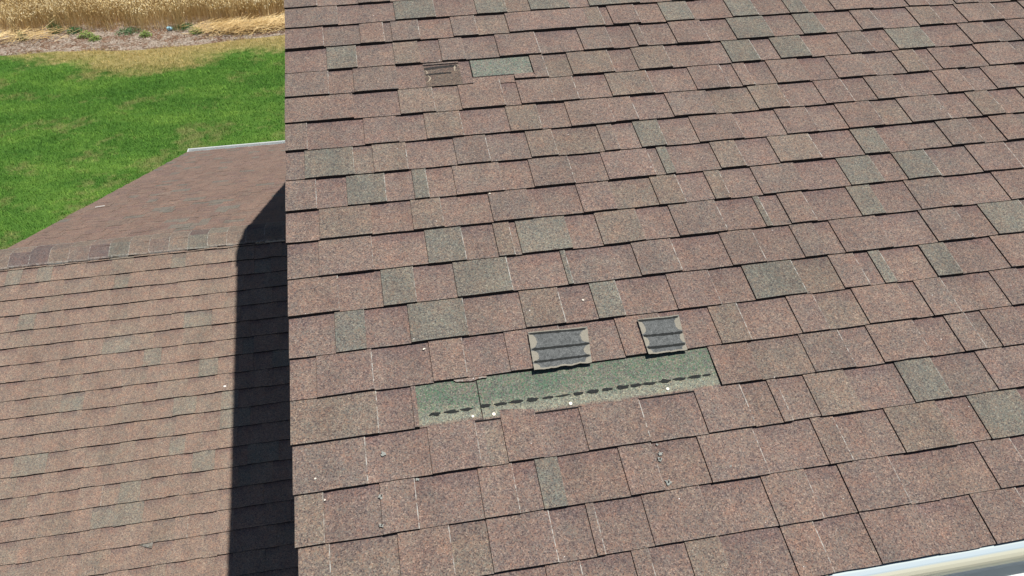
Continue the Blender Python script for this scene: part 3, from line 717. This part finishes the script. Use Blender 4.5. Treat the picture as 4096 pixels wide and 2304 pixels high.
def mat_lawn(name, blades=False):
    s = NT(name, .9, .15); pos = s.pos(); g, xyz, n1, n2 = lawn_nodes(s, pos)
    rim = s.math('SUBTRACT', xyz[1], s.math('MULTIPLY', s.math('MAXIMUM', s.math('SUBTRACT', s.math('MULTIPLY', xyz[0], -1.0), 7.3), 0.0), .3))
    big = s.noise(pos, .45, 2, .5).outputs[0]
    bx = s.math('POWER', s.math('DIVIDE', s.math('ADD', xyz[0], 6.3), 2.6), 2.0)
    rim = s.math('ADD', rim, s.math('MULTIPLY', s.math('MAXIMUM', s.math('SUBTRACT', 1.0, bx), 0.0), .9))
    t = s.math('ADD', rim, s.math('ADD', s.math('MULTIPLY', s.math('SUBTRACT', big, .5), 2.4), s.math('MULTIPLY', s.math('SUBTRACT', n2, .5), 1.3)))
    k = s.ramp(s.math('MULTIPLY', s.math('SUBTRACT', t, 19.95), .6), [(.0, (0, 0, 0)), (.4, (.75, .75, .75)), (1, (1, 1, 1))])
    g = s.mix(k, g, s.ramp(n2, [(.3, (.36, .29, .10)), (.6, (.58, .47, .21)), (.8, (.68, .58, .33))]))
    if not blades: g = s.mix(1, g, (.62, .62, .62), 'MULTIPLY')   # thatch, its colour darkened to stand for the blades' self-shadow
    if blades:
        r = s.n('ShaderNodeNewGeometry').outputs['Random Per Island']
        g = s.mix(1, g, s.ramp(r, [(0, (.55, .6, .5)), (.5, (1.05, 1.05, 1)), (.9, (1.5, 1.4, 1.3)), (1, (2.2, 1.9, 1.9))]), 'MULTIPLY')
    s.col(g); return s.m
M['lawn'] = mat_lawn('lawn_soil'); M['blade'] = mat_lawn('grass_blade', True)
def mat_soil():
    s = NT('dry_soil', .95, .1); p = s.pos(); n1 = s.noise(p, 2.2, 5, .7).outputs[0]; n2 = s.noise(p, 14, 5, .7).outputs[0]
    c = s.ramp(n2, [(.25, (.22, .17, .14)), (.5, (.46, .39, .32)), (.75, (.66, .60, .52))])
    c = s.mix(s.ramp(n1, [(.46, (0, 0, 0)), (.56, (.85, .85, .85))]), c, s.ramp(n2, [(.3, (.13, .06, .035)), (.7, (.34, .20, .12))]))
    s.col(c); s.bump(n2, .8, .05); return s.m
M['soil'] = mat_soil()
def mat_ground():
    s = NT('ground_dirt', .95, .1); p = s.pos(); n = s.noise(p, .5, 5).outputs[0]
    s.col(s.ramp(n, [(.3, (.16, .13, .07)), (.7, (.26, .22, .12))])); return s.m
M['ground'] = mat_ground()
def gsheet(name, poly_fn, mat, z, xs, kind='structure'):
    mb = MB(); a = [mb.vert((x, poly_fn(x)[0], z)) for x in xs]; b = [mb.vert((x, poly_fn(x)[1], z)) for x in xs]
    for i in range(len(xs)-1): mb.face((a[i], a[i+1], b[i+1], b[i]))
    return tag(mb.build(name, mat), kind=kind)
gsheet('ground', lambda x: (-900, 900), M['ground'], 0, [-900, 900])
xs = [-60+.4*i for i in range(220)]
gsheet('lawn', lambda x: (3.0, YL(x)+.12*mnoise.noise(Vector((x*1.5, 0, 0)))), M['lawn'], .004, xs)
gsheet('soil_strip', lambda x: (YL(x)-.6, YW(x)+1.5), M['soil'], .002, xs)
M['concrete'] = mat_plain('concrete', (.55, .53, .49), .85, .2, 3, .08)
gsheet('driveway', lambda x: (-14, 1.5), M['concrete'], .004, [-8, 12])

def raw_mesh(name, V, F, mat, kind, n=3, smooth=False):
    me = bpy.data.meshes.new(name); nv = len(V); nf = len(F)
    me.vertices.add(nv); me.vertices.foreach_set('co', V.astype(np.float32).ravel())
    me.loops.add(nf*n); me.loops.foreach_set('vertex_index', F.astype(np.int32).ravel())
    me.polygons.add(nf); me.polygons.foreach_set('loop_start', np.arange(0, nf*n, n, dtype=np.int32)); me.polygons.foreach_set('loop_total', np.full(nf, n, dtype=np.int32))
    me.update(calc_edges=True); me.materials.append(mat); o = bpy.data.objects.new(name, me); COL.objects.link(o); return tag(o, kind=kind)
R0 = np.random.default_rng(7)
YLv = np.vectorize(YL); YWv = np.vectorize(YW)
def blades(x, y, hgt, w, lean, rng):
    n = len(x); a = rng.uniform(0, 2*np.pi, n); b = rng.uniform(0, 2*np.pi, n); h = hgt*rng.uniform(.5, 1.25, n); l = lean*h*rng.uniform(.2, 1, n)
    V = np.zeros((n, 3, 3)); ww = w*rng.uniform(.6, 1.3, n)
    V[:, 0] = np.c_[x-np.cos(a)*ww/2, y-np.sin(a)*ww/2, np.zeros(n)]; V[:, 1] = np.c_[x+np.cos(a)*ww/2, y+np.sin(a)*ww/2, np.zeros(n)]
    V[:, 2] = np.c_[x+np.cos(b)*l, y+np.sin(b)*l, h]
    return V.reshape(-1, 3), np.arange(n*3).reshape(-1, 3)
n = 330000
x = R0.uniform(-13, 1.5, n); y = R0.uniform(8.5, 22.2, n); keep = (y < YLv(x)+.15*np.sin(x*3.1)+R0.normal(0, .06, n)) & (R0.random(n) < .62+.38*(y < 20)); x, y = x[keep], y[keep]
x2 = R0.uniform(-24, 9, 150000); y2 = R0.uniform(3.2, 21.5, 150000)
k2 = ((x2 < -12.8) | (x2 > 1.3) | (y2 < 8.8)) & (y2 < YLv(x2)); x = np.concatenate([x, x2[k2]]); y = np.concatenate([y, y2[k2]])
V, F = blades(x, y, .055, .012, 1.1, R0)
grass = raw_mesh('grass', V, F, M['blade'], 'stuff')
grass['label'] = 'mown green lawn grass with dry yellow patches'; grass['category'] = 'grass'

# wheat
def mat_wheat(name, lo, hi):
    s = NT(name, .75, .25); r = s.n('ShaderNodeNewGeometry').outputs['Random Per Island']; p = s.pos(); n = s.noise(p, 1.2, 3).outputs[0]
    c = s.ramp(r, [(0, lo), (.6, tuple((a+b)/2 for a, b in zip(lo, hi))), (1, hi)])
    c = s.mix(1, c, s.ramp(n, [(.3, (.72, .64, .52)), (.7, (1.12, 1.12, 1.12))]), 'MULTIPLY'); s.col(c)
    return s.m
M['wheat_stalk'] = mat_wheat('wheat_stalk', (.56, .39, .16), (.95, .79, .46))
M['wheat_head'] = mat_wheat('wheat_head', (.78, .60, .26), (.98, .93, .68))
def wheat(x, y, hs, rng):
    n = len(x); h = hs*rng.uniform(.62, 1.15, n); b = rng.normal(-.4, 1.3, n); l = h*rng.uniform(.02, .5, n); dx, dy = np.cos(b), np.sin(b)
    a = rng.uniform(0, np.pi, n); w = .0062; ca, sa = np.cos(a)*w/2, np.sin(a)*w/2
    mx, my = x+dx*l*.35, y+dy*l*.35; tx, ty = x+dx*l, y+dy*l
    V = np.zeros((n, 10, 3))
    V[:, 0] = np.c_[x-ca, y-sa, 0*x]; V[:, 1] = np.c_[x+ca, y+sa, 0*x]; V[:, 2] = np.c_[mx+ca, my+sa, h*.6]; V[:, 3] = np.c_[mx-ca, my-sa, h*.6]
    V[:, 4] = np.c_[tx+ca*.7, ty+sa*.7, h]; V[:, 5] = np.c_[tx-ca*.7, ty-sa*.7, h]
    hl = rng.uniform(.05, .085, n); dr = rng.uniform(-.9, .6, n); hw = .008
    ex, ey, ez = tx+dx*hl*.8, ty+dy*hl*.8, h+hl*dr; mx2, my2, mz2 = (tx+ex)/2, (ty+ey)/2, (h+ez)/2+.008
    px, py = -dy*hw, dx*hw
    V[:, 6] = np.c_[tx, ty, h]; V[:, 7] = np.c_[mx2+px, my2+py, mz2]; V[:, 8] = np.c_[ex, ey, ez]; V[:, 9] = np.c_[mx2-px, my2-py, mz2-.004]
    base = (np.arange(n)*10)[:, None]
    Fs = np.concatenate([base+np.array([[0, 1, 2, 3]]), base+np.array([[3, 2, 4, 5]]), base+np.array([[6, 7, 8, 9]])])
    return V.reshape(-1, 3), Fs, n
def wheat_obj(x, y, hs, rng):
    V, F, n = wheat(x, y, hs, rng); o = raw_mesh('wheat', V, F, M['wheat_stalk'], 'stuff', 4); o.data.materials.append(M['wheat_head'])
    mi = np.zeros(len(F), dtype=np.int32); mi[2*n:] = 1; o.data.polygons.foreach_set('material_index', mi); return o
n = 135000
x = R0.uniform(-15.5, 3, n); y = R0.uniform(22, 34, n); yf = YWv(x)+.14*np.sin(x*2.3)+.13*np.sin(x*5.1+1)+.1*np.sin(x*11.7)+R0.normal(0, .12, n)
keep = (y > yf) & (R0.random(n) < np.where(y-yf < 2.5, 1, .6)); x, y = x[keep], y[keep]
hs = .86+.05*np.sin(x*1.7+y)+.04*np.sin(y*3.1)-.12*np.exp(-((x+10.2)/1.0)**2)-.15*np.exp(-((x+3.4)/.7)**2)*(y < 22.6)
w = wheat_obj(x, y, hs, R0); w['label'] = 'ripe golden wheat standing along the field edge'; w['category'] = 'wheat'
# far part of the field
n = 30000; x = R0.uniform(-60, 60, n); y = R0.uniform(34, 75, n)
V, F, nn = wheat(x, y, np.full(n, .82), R0)
V2 = V.reshape(n, 10, 3); c = V2[:, :1, :].copy(); V2[:, :, :2] = c[:, :, :2]+(V2[:, :, :2]-c[:, :, :2])*4
o = raw_mesh('wheat', V2.reshape(-1, 3), F, M['wheat_head'], 'stuff', 4); o['label'] = 'far wheat field stretching away'; o['category'] = 'wheat'
# flattened straw lying in front of the wheat
def straws(x, y, ln, wd, zmax, rng, ang=None):
    n = len(x); a = rng.uniform(0, 2*np.pi, n) if ang is None else rng.normal(ang, .7, n); l = ln*rng.uniform(.4, 1.2, n)
    z0 = rng.uniform(.01, zmax, n); z1 = z0+l*rng.normal(.0, .16, n); z1 = np.maximum(z1, .005)
    dx, dy = np.cos(a)*l/2, np.sin(a)*l/2; px, py = -np.sin(a)*wd/2, np.cos(a)*wd/2; V = np.zeros((n, 4, 3))
    V[:, 0] = np.c_[x-dx-px, y-dy-py, z0]; V[:, 1] = np.c_[x+dx-px, y+dy-py, z1]; V[:, 2] = np.c_[x+dx+px, y+dy+py, z1+.003]; V[:, 3] = np.c_[x-dx+px, y-dy+py, z0+.003]
    return V.reshape(-1, 3), np.arange(n*4).reshape(-1, 4)
def clump(cx, cy, sx, sy, n): return R0.normal(cx, sx, n), R0.normal(cy, sy, n)
parts = [clump(-3.5, 22.25, .55, .20, 1100), clump(-2.3, 22.45, .5, .22, 800), clump(-4.1, 22.5, .4, .15, 350), clump(-10.2, 22.9, .7, .2, 300)]
x = np.concatenate([p[0] for p in parts]); y = np.concatenate([p[1] for p in parts])
V, F = straws(x, y, .42, .008, .30, R0, .5)
o = raw_mesh('straw', V, F, M['wheat_stalk'], 'stuff', 4); o['label'] = 'flattened yellow straw along the wheat edge'; o['category'] = 'straw'
def mat_debris():
    s = NT('plant_litter', .9, .1); r = s.n('ShaderNodeNewGeometry').outputs['Random Per Island']
    s.col(s.ramp(r, [(0, (.09, .045, .03)), (.4, (.22, .14, .09)), (.7, (.42, .36, .28)), (1, (.60, .56, .48))])); return s.m
M['debris'] = mat_debris()
n = 16000; x = R0.uniform(-13.5, 2, n); f = R0.random(n); y = YLv(x)+(YWv(x)-YLv(x)+.3)*f
V, F = straws(x, y, .09, .010, .03, R0); o = raw_mesh('plant_litter', V, F, M['debris'], 'stuff', 4); o['label'] = 'dead brown litter scattered on the bare soil strip'; o['category'] = 'litter'

# weeds on the bare strip
def mat_leaf(name, a, b):
    s = NT(name, .7, .3); r = s.n('ShaderNodeNewGeometry').outputs['Random Per Island']; s.col(s.ramp(r, [(0, a), (1, b)])); return s.m
M['leaf'] = mat_leaf('weed_leaf', (.02, .09, .03), (.07, .20, .06)); M['leaf2'] = mat_leaf('light_weed_leaf', (.10, .20, .03), (.26, .36, .08)); M['stem'] = mat_plain('weed_stem', (.10, .14, .05), .8)
def weed(px, py, rad, hgt, nleaf, mat, label, seed, group='weeds on the bare strip'):
    rng = np.random.default_rng(seed); root = tag(empty('weed_plant', (px, py, .003)), label, 'weed', group)
    d = rng.normal(0, 1, (nleaf, 3)); d /= np.linalg.norm(d, axis=1)[:, None]; r = rad*rng.random(nleaf)**.5
    P = np.c_[px+d[:, 0]*r, py+d[:, 1]*r, np.abs(d[:, 2])*hgt*rng.uniform(.3, 1, nleaf)+.02]
    a = rng.uniform(0, 2*np.pi, nleaf); l = rng.uniform(.02, .045, nleaf); t = rng.uniform(-.5, .7, nleaf); V = np.zeros((nleaf, 4, 3)); w_ = l*.42
    dx, dy = np.cos(a), np.sin(a)
    V[:, 0] = P; V[:, 1] = P+np.c_[dx*l*.5-dy*w_, dy*l*.5+dx*w_, l*t*.6]; V[:, 2] = P+np.c_[dx*l, dy*l, l*t]; V[:, 3] = P+np.c_[dx*l*.5+dy*w_, dy*l*.5-dx*w_, l*t*.6]
    o = raw_mesh('leaves', V.reshape(-1, 3), np.arange(nleaf*4).reshape(-1, 4), mat, None, 4); o.parent = root; o.matrix_parent_inverse = root.matrix_world.inverted()
    mb = MB()
    for i in range(5):
        b = rng.uniform(0, 6.28); q = (px+math.cos(b)*rad*.7, py+math.sin(b)*rad*.7, hgt*.7)
        ids = [mb.vert(p) for p in ((px-.004, py, 0), (px+.004, py, 0), (q[0]+.002, q[1], q[2]), (q[0]-.002, q[1], q[2]))]; mb.face(ids)
    mb.build('stem', M['stem'], root)
for i, (gx, gy, rad, hg, nl, mt, lab) in enumerate([
    (-8.70, 21.75, .20, .26, 420, 'leaf', 'tallest dark green weed at the foot of the wheat'),
    (-8.15, 21.62, .22, .12, 260, 'leaf', 'low dark weed just right of the tallest weed'),
    (-7.72, 21.15, .22, .12, 240, 'leaf2', 'light green spreading weed in the middle of the bare strip'),
    (-7.40, 20.80, .17, .09, 180, 'leaf2', 'small yellow green weed nearest the lawn edge'),
    (-6.03, 20.85, .16, .10, 200, 'leaf2', 'yellow green weed on brown litter left of the blue scrap'),
    (-9.45, 21.25, .15, .20, 150, 'leaf', 'leftmost upright weed with a few bright leaves'),
    (-4.60, 20.85, .20, .10, 220, 'leaf2', 'low weed beside the flattened straw'),
    (-5.05, 21.35, .30, .08, 300, 'leaf', 'dark creeping weed right of the blue scrap'),
    (-6.6, 21.3, .35, .06, 260, 'leaf', 'thin creeping weed left of the blue scrap under the wheat')]):
    X, Y = farpt(gx, gy); weed(X, Y, rad*1.25, hg*1.5, int(nl*2), M[mt], lab, 40+i)
# crumpled blue scrap
X, Y = farpt(-5.42, 21.2); mb = MB(); rng = random.Random(3); nu, nv = 10, 7; g = []
for i in range(nu):
    row = []
    for j in range(nv):
        a = math.pi*2*i/nu; b = math.pi*j/(nv-1); r_ = .075*(1+.5*mnoise.noise(Vector((math.cos(a)*2, math.sin(a)*2, b*2))))*rng.uniform(.8, 1.2)
        row.append(mb.vert((X+r_*math.sin(b)*math.cos(a)*1.2, Y+r_*math.sin(b)*math.sin(a), .07+r_*math.cos(b)*.9)))
    g.append(row)
for i in range(nu):
    for j in range(nv-1): mb.face((g[i][j], g[i][j+1], g[(i+1) % nu][j+1], g[(i+1) % nu][j]))
M['scrap'] = mat_plain('blue_plastic', (.30, .52, .60), .4, .5, 12, .5)
tag(mb.build('plastic_scrap', M['scrap']), 'crumpled pale blue plastic scrap at the foot of the wheat', 'litter')
